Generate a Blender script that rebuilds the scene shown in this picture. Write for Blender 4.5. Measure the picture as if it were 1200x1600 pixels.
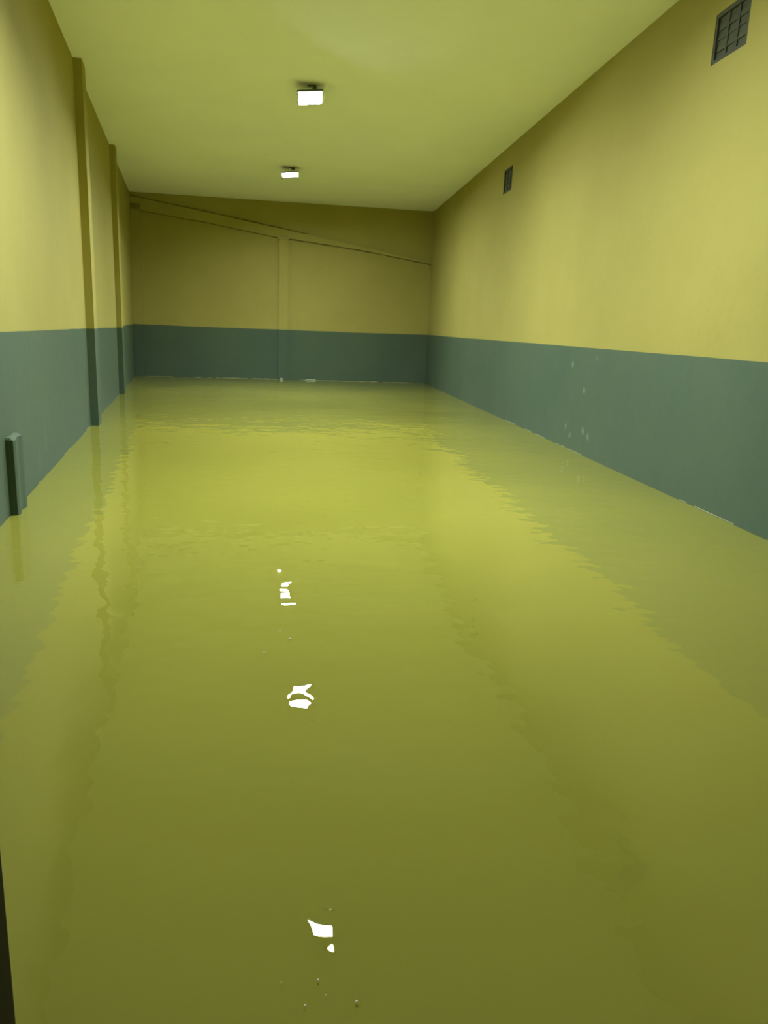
import bpy, bmesh, math, random
from mathutils import Vector, Matrix, noise

# ------------------------------------------------------------------ scene, camera, world, exposure
scene = bpy.context.scene
for o in list(bpy.data.objects):
    bpy.data.objects.remove(o, do_unlink=True)
COL = scene.collection
scene.view_settings.view_transform = 'Standard'
scene.view_settings.look = 'None'
scene.view_settings.gamma = 1.0
scene.view_settings.use_curve_mapping = False
scene.view_settings.exposure = 0.0

WATER = 0.30                 # water level above the concrete floor
EYE = WATER + 1.20           # camera height
cam_d = bpy.data.cameras.new('camera')
cam = bpy.data.objects.new('camera', cam_d)
COL.objects.link(cam)
scene.camera = cam
cam_d.sensor_fit = 'HORIZONTAL'
cam_d.sensor_width = 36.0
cam_d.lens = 36.02
cam_d.clip_start = 0.02
cam_d.clip_end = 100
r = Vector((0.99377879, -0.10480853, 0.03766804))
u = Vector((-0.01224136, 0.23337595, 0.97230953))
f = Vector((0.11069715, 0.9667217, -0.23064107))
m = Matrix((r, u, -f)).transposed().to_4x4()
m.translation = Vector((0, 0, EYE))
cam.matrix_world = m

world = bpy.data.worlds.new('night')
scene.world = world
world.use_nodes = True
world.node_tree.nodes['Background'].inputs['Color'].default_value = (0.010, 0.011, 0.014, 1)
world.node_tree.nodes['Background'].inputs['Strength'].default_value = 0.3

LAMP_STRENGTH = 1040.0
LAMP_COLOR = (0.88, 1.0, 1.04)
LAMP_ROLL = 6.0              # and slightly to the right
LAMP_TILT = 6.0             # degrees the floodlights lean towards the doorway

# ------------------------------------------------------------------ room plan (metres)
CEIL = EYE + 2.628
XR = 2.948                   # right wall
LA, LB = -1.0764, -0.1434    # left wall: x = LA + LB*y
BC, BD = 18.0094, 0.061      # back wall: y = BC + BD*x
Y0 = -0.30                   # front wall
def xl(y): return LA + LB * y
YBL = (BC + BD * LA) / (1 - BD * LB)
YBR = BC + BD * XR
XBL = xl(YBL)

# ------------------------------------------------------------------ materials
def new_mat(name):
    mt = bpy.data.materials.new(name)
    mt.use_nodes = True
    return mt, mt.node_tree, mt.node_tree.nodes['Principled BSDF']

def mixrgb(nt, fac, a, b):
    n = nt.nodes.new('ShaderNodeMix')
    n.data_type = 'RGBA'
    for sock, v in ((n.inputs['Factor'], fac), (n.inputs['A'], a), (n.inputs['B'], b)):
        if hasattr(v, 'links'):
            nt.links.new(v, sock)
        else:
            sock.default_value = v if not isinstance(v, tuple) else (*v, 1)
    return n.outputs['Result']

def noise_fac(nt, scale, detail=3, rough=0.5, lo=0.4, hi=0.6, stretch=(1, 1, 1)):
    geo = nt.nodes.new('ShaderNodeNewGeometry')
    mp = nt.nodes.new('ShaderNodeMapping')
    mp.inputs['Scale'].default_value = stretch
    nt.links.new(geo.outputs['Position'], mp.inputs['Vector'])
    n = nt.nodes.new('ShaderNodeTexNoise')
    n.inputs['Scale'].default_value = scale
    n.inputs['Detail'].default_value = detail
    n.inputs['Roughness'].default_value = rough
    nt.links.new(mp.outputs[0], n.inputs['Vector'])
    mr = nt.nodes.new('ShaderNodeMapRange')
    mr.inputs['From Min'].default_value = lo
    mr.inputs['From Max'].default_value = hi
    nt.links.new(n.outputs['Fac'], mr.inputs['Value'])
    return mr.outputs['Result']

def math_node(nt, op, a, b=None):
    n = nt.nodes.new('ShaderNodeMath')
    n.operation = op
    for i, v in enumerate((a, b)):
        if v is None: continue
        if hasattr(v, 'links'): nt.links.new(v, n.inputs[i])
        else: n.inputs[i].default_value = v
    return n.outputs[0]

def bump(nt, bsdf, height, dist, strength=1.0):
    b = nt.nodes.new('ShaderNodeBump')
    b.inputs['Strength'].default_value = strength
    b.inputs['Distance'].default_value = dist
    nt.links.new(height, b.inputs['Height'])
    nt.links.new(b.outputs['Normal'], bsdf.inputs['Normal'])

def plaster(name, col, col2, dist=0.004, rough=0.85, spots=None, spot_col=None):
    mt, nt, bs = new_mat(name)
    big = noise_fac(nt, 0.9, 4, 0.55, 0.35, 0.65)
    c = mixrgb(nt, big, col, col2)
    bs.inputs['Roughness'].default_value = rough
    bs.inputs['Specular IOR Level'].default_value = 0.25
    if spots:
        geo = nt.nodes.new('ShaderNodeNewGeometry')
        wob = noise_fac(nt, 14, 3, 0.6, 0.3, 0.7)
        tot = None
        for (cx, cy, cz, ry, rz, amt) in spots:
            s = nt.nodes.new('ShaderNodeVectorMath'); s.operation = 'SUBTRACT'
            nt.links.new(geo.outputs['Position'], s.inputs[0]); s.inputs[1].default_value = (cx, cy, cz)
            d = nt.nodes.new('ShaderNodeVectorMath'); d.operation = 'DIVIDE'
            nt.links.new(s.outputs[0], d.inputs[0]); d.inputs[1].default_value = (0.5, ry, rz)
            l = nt.nodes.new('ShaderNodeVectorMath'); l.operation = 'LENGTH'
            nt.links.new(d.outputs[0], l.inputs[0])
            v = math_node(nt, 'SUBTRACT', 1.35, math_node(nt, 'ADD', l.outputs['Value'], math_node(nt, 'MULTIPLY', wob, 0.6)))
            v.node.use_clamp = True
            v = math_node(nt, 'MULTIPLY', v, amt * 0.95)
            v.node.use_clamp = True
            tot = v if tot is None else math_node(nt, 'MAXIMUM', tot, v)
        c = mixrgb(nt, tot, c, spot_col)
    nt.links.new(c, bs.inputs['Base Color'])
    bump(nt, bs, noise_fac(nt, 7, 6, 0.6, 0, 1), dist)
    return mt

YEL = plaster('yellow_paint', (0.375, 0.323, 0.080), (0.350, 0.300, 0.070))
sp = [(XR, 8.24, EYE-.294, .05, .045, .5), (XR, 7.84, EYE-.538, .05, .045, .6), (XR, 8.29, EYE-.962, .04, .05, .5),
      (XR, 7.61, EYE-.990, .05, .05, .5), (XR, 7.75, EYE-.95, .05, .05, .5), (XR, 8.14, EYE-1.049, .05, .04, .4),
      (XR, 7.56, EYE-.198, .03, .03, .4),
      (xl(5.6), 5.6, EYE-.62, .10, .09, .05), (xl(6.2), 6.2, EYE-.92, .10, .16, .06), (xl(5.9), 5.9, EYE-1.03, .12, .12, .07)]
GREY = plaster('grey_green_paint', (0.067, 0.104, 0.065), (0.081, 0.116, 0.068), 0.003, 0.7, sp, (0.30, 0.33, 0.24))
CEILM = plaster('ceiling_paint', (0.94, 0.95, 0.90), (0.90, 0.92, 0.88), 0.0015)
CONC = plaster('bare_concrete', (0.26, 0.25, 0.20), (0.20, 0.19, 0.15), 0.006, 0.9)
CAPM = plaster('chipped_cement', (0.13, 0.165, 0.105), (0.085, 0.12, 0.08), 0.02, 0.9)

def simple(name, col, rough=0.5, metal=0.0):
    mt, nt, bs = new_mat(name)
    c = mixrgb(nt, noise_fac(nt, 12, 3, 0.5, 0.3, 0.7), col, tuple(v * 0.82 for v in col))
    nt.links.new(c, bs.inputs['Base Color'])
    bs.inputs['Roughness'].default_value = rough
    bs.inputs['Metallic'].default_value = metal
    return mt

VENTM = simple('vent_dark_grey', (0.062, 0.066, 0.036), 0.8)
VENTB = simple('vent_backing', (0.075, 0.080, 0.044), 0.9)
HOUS = simple('lamp_housing', (0.10, 0.13, 0.14), 0.4, 0.3)
DOORM = simple('brown_steel', (0.035, 0.024, 0.012), 0.6)
CABLE = simple('cable_rubber', (0.05, 0.05, 0.05), 0.6)
FOAM = simple('pale_scum', (0.32, 0.33, 0.15), 0.8)
FOAMW = simple('pale_foam', (0.36, 0.40, 0.24), 0.8)
SPECK = simple('pale_speck', (0.92, 0.94, 0.80), 0.9)

LED, nt, bs = new_mat('led_glass')
bs.inputs['Base Color'].default_value = (0.8, 0.85, 0.85, 1)
bs.inputs['Emission Color'].default_value = (*LAMP_COLOR, 1)
bs.inputs['Emission Strength'].default_value = LAMP_STRENGTH

# muddy still water: an opaque silt-laden body under a clear, gently rippled mirror-like surface
SILT, nt, bs = new_mat('silt_laden_water')
wc = mixrgb(nt, noise_fac(nt, 0.5, 2, 0.5, 0.35, 0.65), (0.300, 0.283, 0.046), (0.278, 0.266, 0.042))
nt.links.new(wc, bs.inputs['Base Color'])
bs.inputs['Roughness'].default_value = 1.0
bs.inputs['Specular IOR Level'].default_value = 0.0
WATM = bpy.data.materials.new('water_surface')
WATM.use_nodes = True
nt = WATM.node_tree
nt.nodes.remove(nt.nodes['Principled BSDF'])
gl = nt.nodes.new('ShaderNodeBsdfGlossy')
gl.inputs['Roughness'].default_value = 0.0
gl.inputs['Color'].default_value = (1, 1, 1, 1)
tr = nt.nodes.new('ShaderNodeBsdfTransparent')
fr_ = nt.nodes.new('ShaderNodeFresnel')
# the film is thin and not refracting, so both sides use the air-side Fresnel curve
bf = nt.nodes.new('ShaderNodeNewGeometry').outputs['Backfacing']
nt.links.new(math_node(nt, 'ADD', 1.42, math_node(nt, 'MULTIPLY', bf, 1 / 1.42 - 1.42)), fr_.inputs['IOR'])
mx = nt.nodes.new('ShaderNodeMixShader')
nt.links.new(fr_.outputs[0], mx.inputs['Fac'])
nt.links.new(tr.outputs[0], mx.inputs[1])
nt.links.new(gl.outputs[0], mx.inputs[2])
nt.links.new(mx.outputs[0], nt.nodes['Material Output'].inputs['Surface'])
h1 = noise_fac(nt, 0.55, 1, 0.4, 0, 1)
h2 = noise_fac(nt, 2.6, 2, 0.5, 0, 1)
h3 = noise_fac(nt, 7.0, 1, 0.5, 0, 1)
h4 = math_node(nt, 'MULTIPLY', noise_fac(nt, 13.0, 1, 0.5, 0, 1, (0.55, 1.25, 1)), noise_fac(nt, 0.8, 1, 0.5, 0.42, 0.6))
h4 = math_node(nt, 'MULTIPLY', h4, 0.05)
hs = math_node(nt, 'ADD', h4, math_node(nt, 'ADD', math_node(nt, 'MULTIPLY', h1, 1.0), math_node(nt, 'ADD', math_node(nt, 'MULTIPLY', h2, 0.30), math_node(nt, 'MULTIPLY', h3, 0.14))))
bump(nt, gl, hs, 0.016)
nt.links.new(gl.inputs['Normal'].links[0].from_socket, fr_.inputs['Normal'])

# ------------------------------------------------------------------ helpers
def link(name, bm, mats, parent=None, smooth=False):
    me = bpy.data.meshes.new(name)
    bm.to_mesh(me); bm.free()
    for mt in (mats if isinstance(mats, (list, tuple)) else [mats]):
        me.materials.append(mt)
    if smooth:
        for p in me.polygons: p.use_smooth = True
    o = bpy.data.objects.new(name, me)
    COL.objects.link(o)
    if parent: o.parent = parent
    return o

def tag(o, label, cat, group=None, kind=None):
    o['label'] = label
    o['category'] = cat
    if group: o['group'] = group
    if kind: o['kind'] = kind
    return o

def empty(name, loc, rot=(0, 0, 0)):
    o = bpy.data.objects.new(name, None)
    o.empty_display_size = 0.1
    COL.objects.link(o)
    o.location = loc
    o.rotation_euler = rot
    return o

def box(bm, x0, x1, y0, y1, z0, z1, mi=0, mtx=None):
    vs = [bm.verts.new((x, y, z)) for x in (x0, x1) for y in (y0, y1) for z in (z0, z1)]
    if mtx:
        for v in vs: v.co = mtx @ v.co
    for q in ((0, 1, 3, 2), (4, 6, 7, 5), (0, 4, 5, 1), (2, 3, 7, 6), (0, 2, 6, 4), (1, 5, 7, 3)):
        fc = bm.faces.new([vs[i] for i in q]); fc.material_index = mi
    return vs

def bevel(bm, w, seg=2):
    bmesh.ops.recalc_face_normals(bm, faces=bm.faces[:])
    bmesh.ops.bevel(bm, geom=bm.edges[:], offset=w, segments=seg, affect='EDGES', profile=0.6)

def tube(bm, pts, rad, n=10):
    rings = []
    for i, p in enumerate(pts):
        p = Vector(p)
        d = (Vector(pts[min(i + 1, len(pts) - 1)]) - Vector(pts[max(i - 1, 0)])).normalized()
        a = d.orthogonal().normalized() if i == 0 else (prev - d * prev.dot(d)).normalized()
        prev = a
        b = d.cross(a)
        rings.append([bm.verts.new(p + (a * math.cos(t) + b * math.sin(t)) * rad) for t in [2 * math.pi * k / n for k in range(n)]])
    for A, B in zip(rings, rings[1:]):
        for k in range(n):
            bm.faces.new((A[k], A[(k + 1) % n], B[(k + 1) % n], B[k]))
    bm.faces.new(rings[0][::-1]); bm.faces.new(rings[-1])

def interp(tab, t):
    if t <= tab[0][0]: return tab[0][1]
    for (a, va), (b, vb) in zip(tab, tab[1:]):
        if t <= b: return va + (vb - va) * (t - a) / (b - a)
    return tab[-1][1]

# height of the hand-painted colour edge along each wall
BANDL = [(-1, -.098), (4.9, -.1005), (6.5, -.105), (9.8, -.113), (13.3, -.128), (14.2, -.112), (17.8, -.081)]
BANDB = [(-3.65, -.081), (-2.1, -.090), (-.43, -.085), (1.3, -.090), (2.95, -.076)]
BANDR = [(-1, -.112), (4.7, -.109), (6.6, -.104), (9.9, -.096), (14.4, -.090), (18.3, -.076)]
def wob(t, s): return 0.004 * noise.noise(Vector((t * 2.3, s, 0))) + 0.002 * noise.noise(Vector((t * 9, s, 4)))
def band_l(y): return EYE + interp(BANDL, y) + wob(y, 1)
def band_b(x): return EYE + interp(BANDB, x) + wob(x, 2)
def band_r(y): return EYE + interp(BANDR, y) + wob(y, 3)

def wall(name, ts, pos, band, nrm, holes=(), label='', thick=0.15, lower=GREY, upper=YEL):
    """a wall sheet subdivided along ts, thickened away from the room; holes = (t0,t1,z0,z1)"""
    for h in holes: ts += [h[0], h[1]]
    ts = sorted(set(round(t, 4) for t in ts))
    bm = bmesh.new()
    zs_extra = sorted(set(z for h in holes for z in h[2:4]))
    grid = []
    for t in ts:
        zs = sorted([0.0, band(t), CEIL] + zs_extra) if band else sorted(set([0.0, CEIL] + zs_extra))
        grid.append([bm.verts.new((*pos(t), z)) for z in zs])
    for i in range(len(ts) - 1):
        for j in range(len(grid[0]) - 1):
            tc = (ts[i] + ts[i + 1]) / 2
            zc = (grid[i][j].co.z + grid[i][j + 1].co.z) / 2
            if any(h[0] < tc < h[1] and h[2] < zc < h[3] for h in holes): continue
            fc = bm.faces.new((grid[i][j], grid[i + 1][j], grid[i + 1][j + 1], grid[i][j + 1]))
            fc.normal_update()
            if fc.normal.dot(Vector(nrm)) < 0: fc.normal_flip()
            fc.material_index = 0 if (band and j == 0) else 1
    o = link(name, bm, [lower, upper])
    sd = o.modifiers.new('thickness', 'SOLIDIFY')
    sd.thickness = thick
    sd.offset = -1
    tag(o, label, 'wall', kind='structure')
    return o

def frange(a, b, s):
    n = max(1, int(round((b - a) / s)))
    return [a + (b - a) * i / n for i in range(n + 1)]

# ------------------------------------------------------------------ room shell
VENTS = [(5.465, 5.930, EYE + 1.957, EYE + 2.290), (11.42, 11.895, EYE + 2.003, EYE + 2.336)]
wall('wall_left', frange(Y0, YBL, 0.25), lambda y: (xl(y), y), band_l, (1, 0, 0),
     label='left wall, yellow above and grey-green below, with shallow pilasters')
wall('wall_right', frange(Y0, YBR, 0.25), lambda y: (XR, y), band_r, (-1, 0, 0), holes=VENTS,
     label='long right wall, yellow above a grey-green band, with two small vents')
wall('wall_back', frange(XBL, XR, 0.25), lambda x: (x, BC + BD * x), band_b, (0, -1, 0),
     label='far end wall, dark yellow above a dark grey-green band')
DX0, DX1, DH = -0.80, 2.00, 2.60
# entrance wall: three panels around the wide doorway, one mesh
bm = bmesh.new()
def panel(x0, x1, z0, z1, mi): box(bm, x0, x1, Y0 - 0.18, Y0, z0, z1, mi)
for x0, x1 in ((xl(Y0) - 0.15, DX0), (DX1, XR + 0.15)):
    panel(x0, x1, 0, EYE - 0.1, 0); panel(x0, x1, EYE - 0.1, CEIL, 1)
panel(DX0, DX1, DH, CEIL, 1)
tag(link('wall_front', bm, [GREY, YEL]), 'entrance wall around the wide doorway, behind the viewer', 'wall', kind='structure')

def slab(name, z, up, mt, label, cat, inset=0.0):
    bm = bmesh.new()
    pts = [(xl(Y0) + inset, Y0 + inset), (XR - inset, Y0 + inset), (XR - inset, YBR - inset), (XBL + inset, YBL - inset)]
    vs = [bm.verts.new((x, y, z)) for x, y in pts]
    ws = [bm.verts.new((x, y, z - 0.12 * up)) for x, y in pts]
    bm.faces.new(vs); bm.faces.new(ws[::-1])
    for k in range(4): bm.faces.new((vs[k], ws[k], ws[(k + 1) % 4], vs[(k + 1) % 4]))
    bmesh.ops.recalc_face_normals(bm, faces=bm.faces[:])
    return tag(link(name, bm, mt), label, cat, kind='structure')
slab('ceiling', CEIL, -1, CEILM, 'flat pale yellow-green painted ceiling with two lit floodlights', 'ceiling')
slab('floor', 0.0, 1, CONC, 'concrete floor hidden under the muddy flood water', 'floor')

# ------------------------------------------------------------------ pilasters, corner column, sloping beam
tn = [0]
def trim(bm, label, cat, mats=None):
    tn[0] += 1
    bmesh.ops.recalc_face_normals(bm, faces=bm.faces[:])
    return tag(link('trim_%d' % tn[0], bm, mats or [GREY, YEL]), label, cat, kind='structure')

def left_mtx(y):
    ang = math.atan2(-LB, 1.0)      # wall direction leans to the left with depth
    return Matrix.Translation((xl(y), y, 0)) @ Matrix.Rotation(ang, 4, 'Z')

for y, w, pr, lab in ((9.15, 0.30, 0.088, 'nearer of the two tall pilasters on the left wall'),
                      (13.25, 0.30, 0.082, 'farther tall pilaster on the left wall, close to the far corner')):
    bm = bmesh.new()
    M = left_mtx(y)
    bz = EYE + interp(BANDL, y)
    box(bm, -0.02, pr, 0, w, 0, bz, 0, M)
    box(bm, -0.02, pr, 0, w, bz, CEIL, 1, M)
    bmesh.ops.remove_doubles(bm, verts=bm.verts[:], dist=1e-5)
    trim(bm, lab, 'pilaster')

def back_mtx(x):
    return Matrix.Translation((x, BC + BD * x, 0)) @ Matrix.Rotation(math.atan(BD), 4, 'Z')

def back_column(x0, x1, pr, ztop, lab):
    bm = bmesh.new()
    M = back_mtx(x0)
    w = (x1 - x0) / math.cos(math.atan(BD))
    bz = EYE + interp(BANDB, (x0 + x1) / 2)
    box(bm, 0, w, -pr, 0.02, 0, bz, 0, M)
    box(bm, 0, w, -pr, 0.02, bz, ztop, 1, M)
    if ztop < EYE + 2:
        box(bm, -0.02, w + 0.02, -pr - 0.02, 0.02, ztop - 0.045, ztop, 1, M)
    trim(bm, lab, 'pilaster')
back_column(-0.505, -0.295, 0.10, EYE + 1.885, 'narrow pilaster in the middle of the far wall under the sloping beam')
back_column(XBL, -3.42, 0.05, EYE + 2.40, 'faint corner column at the left end of the far wall')

# sloping beam: raised strip across the end wall
bm = bmesh.new()
M = back_mtx(XBL)
S = 1 / math.cos(math.atan(BD))
top = [(XBL + 0.01, 2.543), (-1.95, 2.30), (-0.32, 2.045), (1.3, 1.80), (2.94, 1.530)]
bot = [(2.94, 1.495), (1.3, 1.715), (-0.29, 1.873), (-0.52, 1.880), (-2.0, 2.10), (XBL + 0.01, 2.29)]
poly = top + bot
fr = [bm.verts.new(M @ Vector(((x - XBL) * S, -0.05, EYE + z))) for x, z in poly]
bk = [bm.verts.new(M @ Vector(((x - XBL) * S, 0.02, EYE + z))) for x, z in poly]
bm.faces.new(fr); bm.faces.new(bk[::-1])
for k in range(len(poly)):
    j = (k + 1) % len(poly)
    bm.faces.new((fr[k], fr[j], bk[j], bk[k]))
beam = trim(bm, 'shallow sloping beam falling to the right across the far wall', 'beam', [YEL])

JOINTM = simple('joint_dark', (0.17, 0.14, 0.030), 0.95)  # darker olive for the thin strips along the beam's edges
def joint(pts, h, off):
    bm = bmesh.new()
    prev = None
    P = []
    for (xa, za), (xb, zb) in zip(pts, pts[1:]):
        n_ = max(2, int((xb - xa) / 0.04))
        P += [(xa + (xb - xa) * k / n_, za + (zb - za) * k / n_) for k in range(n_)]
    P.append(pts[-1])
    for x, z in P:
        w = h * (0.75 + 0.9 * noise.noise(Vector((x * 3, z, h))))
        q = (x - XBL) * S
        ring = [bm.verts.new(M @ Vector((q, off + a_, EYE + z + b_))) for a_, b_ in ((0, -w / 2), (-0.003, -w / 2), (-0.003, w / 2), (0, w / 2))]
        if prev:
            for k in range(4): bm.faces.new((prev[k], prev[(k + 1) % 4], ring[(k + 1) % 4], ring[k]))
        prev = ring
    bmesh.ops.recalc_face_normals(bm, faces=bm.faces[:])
    link('joint_line', bm, JOINTM, beam)['label'] = 'dark joint line along the beam'
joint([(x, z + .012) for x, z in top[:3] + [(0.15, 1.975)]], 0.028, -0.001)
joint([(x, z - .010) for x, z in bot[2::-1]], 0.026, -0.001)
joint([(x, z - .008) for x, z in bot[:2:-1]], 0.012, -0.001)

# ------------------------------------------------------------------ stub of a pilaster low on the left wall
stub = empty('pilaster_stub', (xl(4.83), 4.83, 0), (0, 0, math.atan2(-LB, 1.0)))
tag(stub, 'low broken-off grey pilaster stub on the left wall at the left picture edge', 'pilaster stub')
bm = bmesh.new()
rnd = random.Random(5)
n = 14
prof = []
outl = [(-0.0, 0.0), (0.045, 0.0)] + [(0.047 + 0.008 * math.sin(k), 0.03 * k) for k in range(1, 9)] + [(0.035, 0.27), (0.0, 0.285)]
zt = EYE - 0.735
lower = [bm.verts.new((x, y, 0)) for x, y in outl]
upper = [bm.verts.new((x, y, zt + 0.012 * noise.noise(Vector((x * 30, y * 30, 0))))) for x, y in outl]
for k in range(len(outl)):
    j = (k + 1) % len(outl)
    bm.faces.new((lower[k], lower[j], upper[j], upper[k]))
bm.faces.new(upper); bm.faces.new(lower[::-1])
bmesh.ops.recalc_face_normals(bm, faces=bm.faces[:])
link('shaft', bm, GREY, stub)
bm = bmesh.new()
a = [bm.verts.new((x * 1.03, y, zt - 0.005 + 0.01 * noise.noise(Vector((x * 30, y * 40, 3))))) for x, y in outl]
b = [bm.verts.new((max(0, x * 0.55), 0.01 + y * 0.95, zt + 0.012 + 0.010 * noise.noise(Vector((x * 50, y * 35, 7))))) for x, y in outl]
for k in range(len(outl)):
    j = (k + 1) % len(outl)
    bm.faces.new((a[k], a[j], b[j], b[k]))
bm.faces.new(b); bm.faces.new(a[::-1])
bmesh.ops.recalc_face_normals(bm, faces=bm.faces[:])
cap = link('broken_top', bm, CAPM, stub)
cap['label'] = 'rough paler cement top'

# ------------------------------------------------------------------ steel door leaf standing open at the left
HX, HY = -0.785, -0.27
EX, EY = -0.4805, 1.152
L = math.hypot(EX - HX, EY - HY)
GH = 1.05
door = empty('door_1', (HX, HY, 0), (0, 0, math.atan2(EY - HY, EX - HX)))
tag(door, 'low dark brown steel gate leaf standing open at the lower left picture edge', 'door', kind='structure')
bm = bmesh.new()
box(bm, 0, L - 0.05, 0, 0.035, 0.02, GH)
link('door_panel', bm, DOORM, door)
bm = bmesh.new()
box(bm, L - 0.05, L, -0.004, 0.042, 0.02, GH)
bevel(bm, 0.003)
link('edge_frame', bm, DOORM, door)
bm = bmesh.new()
tube(bm, [(L - 0.14, 0.035, 0.80), (L - 0.14, 0.085, 0.80), (L - 0.14, 0.085, 0.96), (L - 0.14, 0.035, 0.96)], 0.008)
link('door_handle', bm, HOUS, door, True)

# ------------------------------------------------------------------ flood water
bm = bmesh.new()
pts = [(xl(Y0) - .01, Y0 - 1.5), (XR + .01, Y0 - 1.5), (XR + .01, YBR + .01), (XBL - .01, YBL + .01)]
wvs = [bm.verts.new((x, y, WATER)) for x, y in pts]
bm.faces.new(wvs)
for fc in bm.faces:
    fc.normal_update()
    if fc.normal.z < 0: fc.normal_flip()
water = tag(link('flood_water', bm, WATM), 'calm muddy olive-green water flooding the whole floor and mirroring walls and lamps', 'water', kind='stuff')
bm = bmesh.new()
tv = [bm.verts.new((x, y, WATER - 0.004)) for x, y in pts]
bv = [bm.verts.new((x, y, 0.002)) for x, y in pts]
bm.faces.new(tv); bm.faces.new(bv[::-1])
for k in range(4): bm.faces.new((tv[k], bv[k], bv[(k + 1) % 4], tv[(k + 1) % 4]))
bmesh.ops.recalc_face_normals(bm, faces=bm.faces[:])
link('silty_body', bm, SILT, water)

# ------------------------------------------------------------------ scum along the waterline
bm = bmesh.new()
def scum_run(p0, p1, inward, seed, wmax, dens):
    p0, p1 = Vector(p0), Vector(p1)
    d = (p1 - p0); Ln = d.length; d.normalize(); inn = Vector(inward)
    N = int(Ln / 0.03)
    prev = None
    for i in range(N):
        s = i * 0.03
        v = noise.noise(Vector((s * 1.6, seed, 0))) + 0.5 * noise.noise(Vector((s * 7, seed, 2)))
        w = max(0.0, (v + dens)) * wmax
        if w < 0.0015:
            prev = None; continue
        q = p0 + d * s
        a_ = bm.verts.new((q.x - inn.x * .0, q.y - inn.y * .0, WATER + 0.004 + w * 0.35))
        b_ = bm.verts.new((q.x + inn.x * w, q.y + inn.y * w, WATER + 0.0015))
        if prev: bm.faces.new((prev[0], prev[1], b_, a_))
        prev = (a_, b_)
scum_run((XR, 2.0, 0), (XR, 11.0, 0), (-1, 0, 0), 11.3, 0.008, 0.10)
scum_run((XBL, YBL, 0), (XR, YBR, 0), (0, -1, 0), 3.1, 0.04, 0.2)
scum_run((xl(14), 14, 0), (xl(3), 3, 0), (1, 0, 0), 6.6, 0.008, -0.1)
tag(link('waterline_scum', bm, FOAM), 'thin broken pale scum line where the water meets the walls', 'scum', kind='stuff')

def clump(name, loc, rx, ry, rz, mt, seed):
    bm = bmesh.new()
    bmesh.ops.create_icosphere(bm, subdivisions=3, radius=1)
    for v in bm.verts:
        k = 1 + 0.35 * noise.noise(v.co * 1.8 + Vector((seed, 0, 0)))
        v.co = Vector((v.co.x * rx * k, v.co.y * ry * k, v.co.z * rz * k))
    o = link(name, bm, mt, smooth=True)
    o.location = loc
    return o
tag(clump('foam_clump', (0.24, BC + BD * .24 - 0.07, WATER + 0.008), 0.13, 0.05, 0.025, FOAMW, 2.0),
    'small whitish foam clump floating against the far wall right of its pilaster', 'foam')
tag(clump('foam_clump', (-0.42, BC + BD * -.42 - 0.15, WATER + 0.010), 0.04, 0.03, 0.035, FOAMW, 5.0),
    'tiny pale foam clump at the foot of the far wall pilaster', 'foam')

SPLAB = ['tiny pale speck below the lowest lamp reflection, leftmost of the five',
         'tiny bright speck just under the lowest lamp reflection, nearest to it',
         'faint tiny speck below the lowest lamp reflection, in the middle of the five',
         'tiny pale speck closest to the bottom picture edge, below the lowest lamp reflection',
         'tiny bright speck below and right of the lowest lamp reflection, rightmost of the five',
         'faint speck above the middle lamp reflection, topmost of three',
         'faint speck above the middle lamp reflection, rightmost of three',
         'faint speck above and left of the middle lamp reflection, leftmost of three']
fl = None
for i, (x, y, s, near) in enumerate([(-.021, 1.210, .0016, 1), (.048, 1.211, .0022, 1), (.061, 1.176, .0014, 1), (.023, 1.156, .0018, 1), (.117, 1.158, .0024, 1),
                  (-.069, 2.941, .004, 0), (-.027, 2.855, .004, 0), (-.121, 2.721, .004, 0)]):
    if fl is None:
        fl = clump('floating_speck', (x, y, WATER), 1, 1, 0.4, SPECK, i)
        c = fl
    else:
        c = fl.copy(); COL.objects.link(c)
    c.location = (x, y, WATER + 0.0005)
    c.scale = (s, s, s)
    tag(c, SPLAB[i], 'speck', 'floating specks by the nearest reflection' if near else 'floating specks above the middle reflection')

# ------------------------------------------------------------------ ventilation grilles in the right wall
def vent(y0, y1, z0, z1, label):
    root = empty('wall_vent', (XR, (y0 + y1) / 2, z0))
    tag(root, label, 'air vent', 'concrete vents high in the right wall')
    w, h = y1 - y0, z1 - z0
    dp = 0.034
    bm = bmesh.new()
    t = 0.028
    for a_ in (((-w / 2, -w / 2 + t), (0, h)), ((w / 2 - t, w / 2), (0, h)), ((-w / 2 + t, w / 2 - t), (0, t)), ((-w / 2 + t, w / 2 - t), (h - t, h))):
        (ya, yb), (za, zb) = a_
        box(bm, 0.004, dp, ya, yb, za, zb)
    link('frame', bm, VENTM, root)
    bm = bmesh.new(); box(bm, dp - 0.012, dp, -w / 2 + t, w / 2 - t, t, h - t)
    link('backing', bm, VENTB, root)
    inner = w - 2 * t
    for k in (1, 2):
        c = -w / 2 + t + inner * k / 3
        bm = bmesh.new(); box(bm, 0.012, dp - 0.01, c - 0.011, c + 0.011, t, h - t)
        link('upright', bm, VENTM, root)
    bm = bmesh.new(); box(bm, 0.016, dp - 0.01, -w / 2 + t, w / 2 - t, h / 2 - 0.011, h / 2 + 0.011)
    link('crossbar', bm, VENTM, root)
    for k in range(3):
        for j in range(2):
            ya = -w / 2 + t + inner * k / 3 + 0.013
            yb = -w / 2 + t + inner * (k + 1) / 3 - 0.013
            zc_ = t + (h - 2 * t) * (j + 0.5) / 2
            bm = bmesh.new()
            Mx = Matrix.Translation((0.019, 0, zc_)) @ Matrix.Rotation(math.radians(-80), 4, 'Y')
            box(bm, -0.022, 0.022, ya, yb, -0.003, 0.003, 0, Mx)
            link('louvre', bm, VENTB, root)
    return root
vent(*VENTS[0], 'dark barred air vent high on the right wall, in the top right picture corner')
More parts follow.
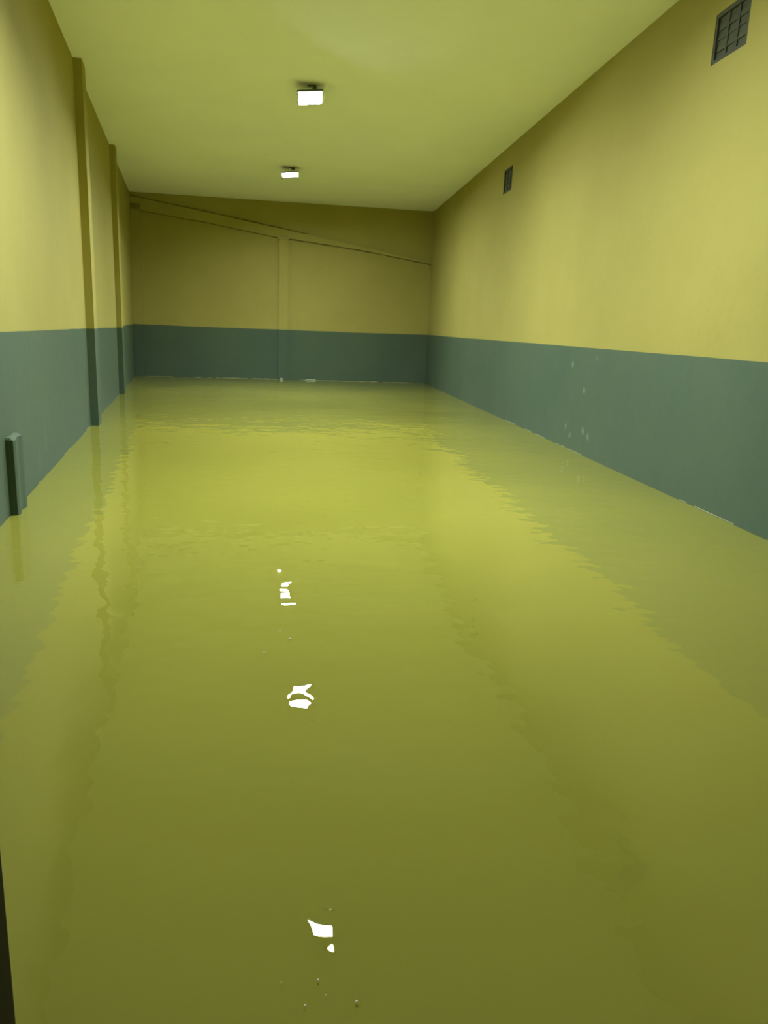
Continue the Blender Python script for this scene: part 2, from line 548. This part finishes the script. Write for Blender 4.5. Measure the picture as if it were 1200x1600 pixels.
vent(*VENTS[1], 'small dark air vent high on the right wall, farther along towards the end wall')

# ------------------------------------------------------------------ ceiling floodlights
LZ = EYE + 2.515
def flood(LAMP_TILT=LAMP_TILT, back_rim=0.032):
    root = empty('floodlight', (0, 0, CEIL))
    dz = LZ - CEIL
    T = Matrix.Translation((0, 0, dz)) @ Matrix.Rotation(math.radians(-LAMP_ROLL), 4, 'Y') @ Matrix.Rotation(math.radians(-LAMP_TILT), 4, 'X')
    W, D = 0.26, 0.28
    RIM = 0.032
    bm = bmesh.new()
    box(bm, -W / 2 - .012, W / 2 + .012, -D / 2 - .012, D / 2 + .012, 0.004, 0.018, 0, T)
    bevel(bm, 0.004)
    for k in range(9):
        xx = -0.09 + 0.0225 * k
        box(bm, xx - .002, xx + .002, -D / 2 + .01, D / 2 - .01, 0.018, 0.028, 0, T)
    for x0, x1, y0, y1 in ((-W/2-.012, -W/2, -D/2-.012, D/2+.012), (W/2, W/2+.012, -D/2-.012, D/2+.012),
                           (-W/2, W/2, -D/2-.012, -D/2), (-W/2, W/2, D/2, D/2+.012)):
        box(bm, x0, x1, y0, y1, -0.004 if y1 < 0 else (-back_rim if y0 > 0 else -RIM), 0.006, 0, T)
    link('housing', bm, HOUS, root)
    bm = bmesh.new()
    box(bm, -W / 2, W / 2, -D / 2, D / 2, 0.0, 0.0035, 0, T)
    p = link('led_panel', bm, LED, root); p['label'] = 'glowing white light panel'
    bm = bmesh.new()
    box(bm, -.028, .028, -.014, .014, -.010, -.0005)
    for sx in (-.026, .022):
        box(bm, sx, sx + .004, -.012, .012, dz + .016, -.008)
    tube(bm, [(-.03, 0, dz + .035), (.03, 0, dz + .035)], .006)
    link('bracket', bm, HOUS, root)
    bm = bmesh.new()
    box(bm, .03, .07, -.03, .03, -.035, -.0005)
    bevel(bm, 0.004)
    link('junction_box', bm, HOUS, root)
    bm = bmesh.new()
    tube(bm, [(.05, 0, -.035), (.05, .01, -.055), (.035, .03, dz + .04), (.02, .03, dz + .02)], 0.005)
    link('cable', bm, CABLE, root, True)
    return root

spots = [((0.073, 9.52), 6.0, 0.032, 'lit white floodlight on the ceiling, the nearer and larger-looking of the two in view'),
         ((-0.211, 14.20), 2.5, 0.008, 'lit white floodlight on the ceiling near the far wall, the smaller-looking one'),
         ((0.208, 5.40), 6.0, 0.032, 'lit floodlight nearest the doorway, seen only as the lowest reflection in the water')]
for (x, y), tilt, rim, lab in spots:
    o = flood(tilt, rim)
    o.location = (x, y, CEIL)
    tag(o, lab, 'floodlight', 'ceiling floodlights')
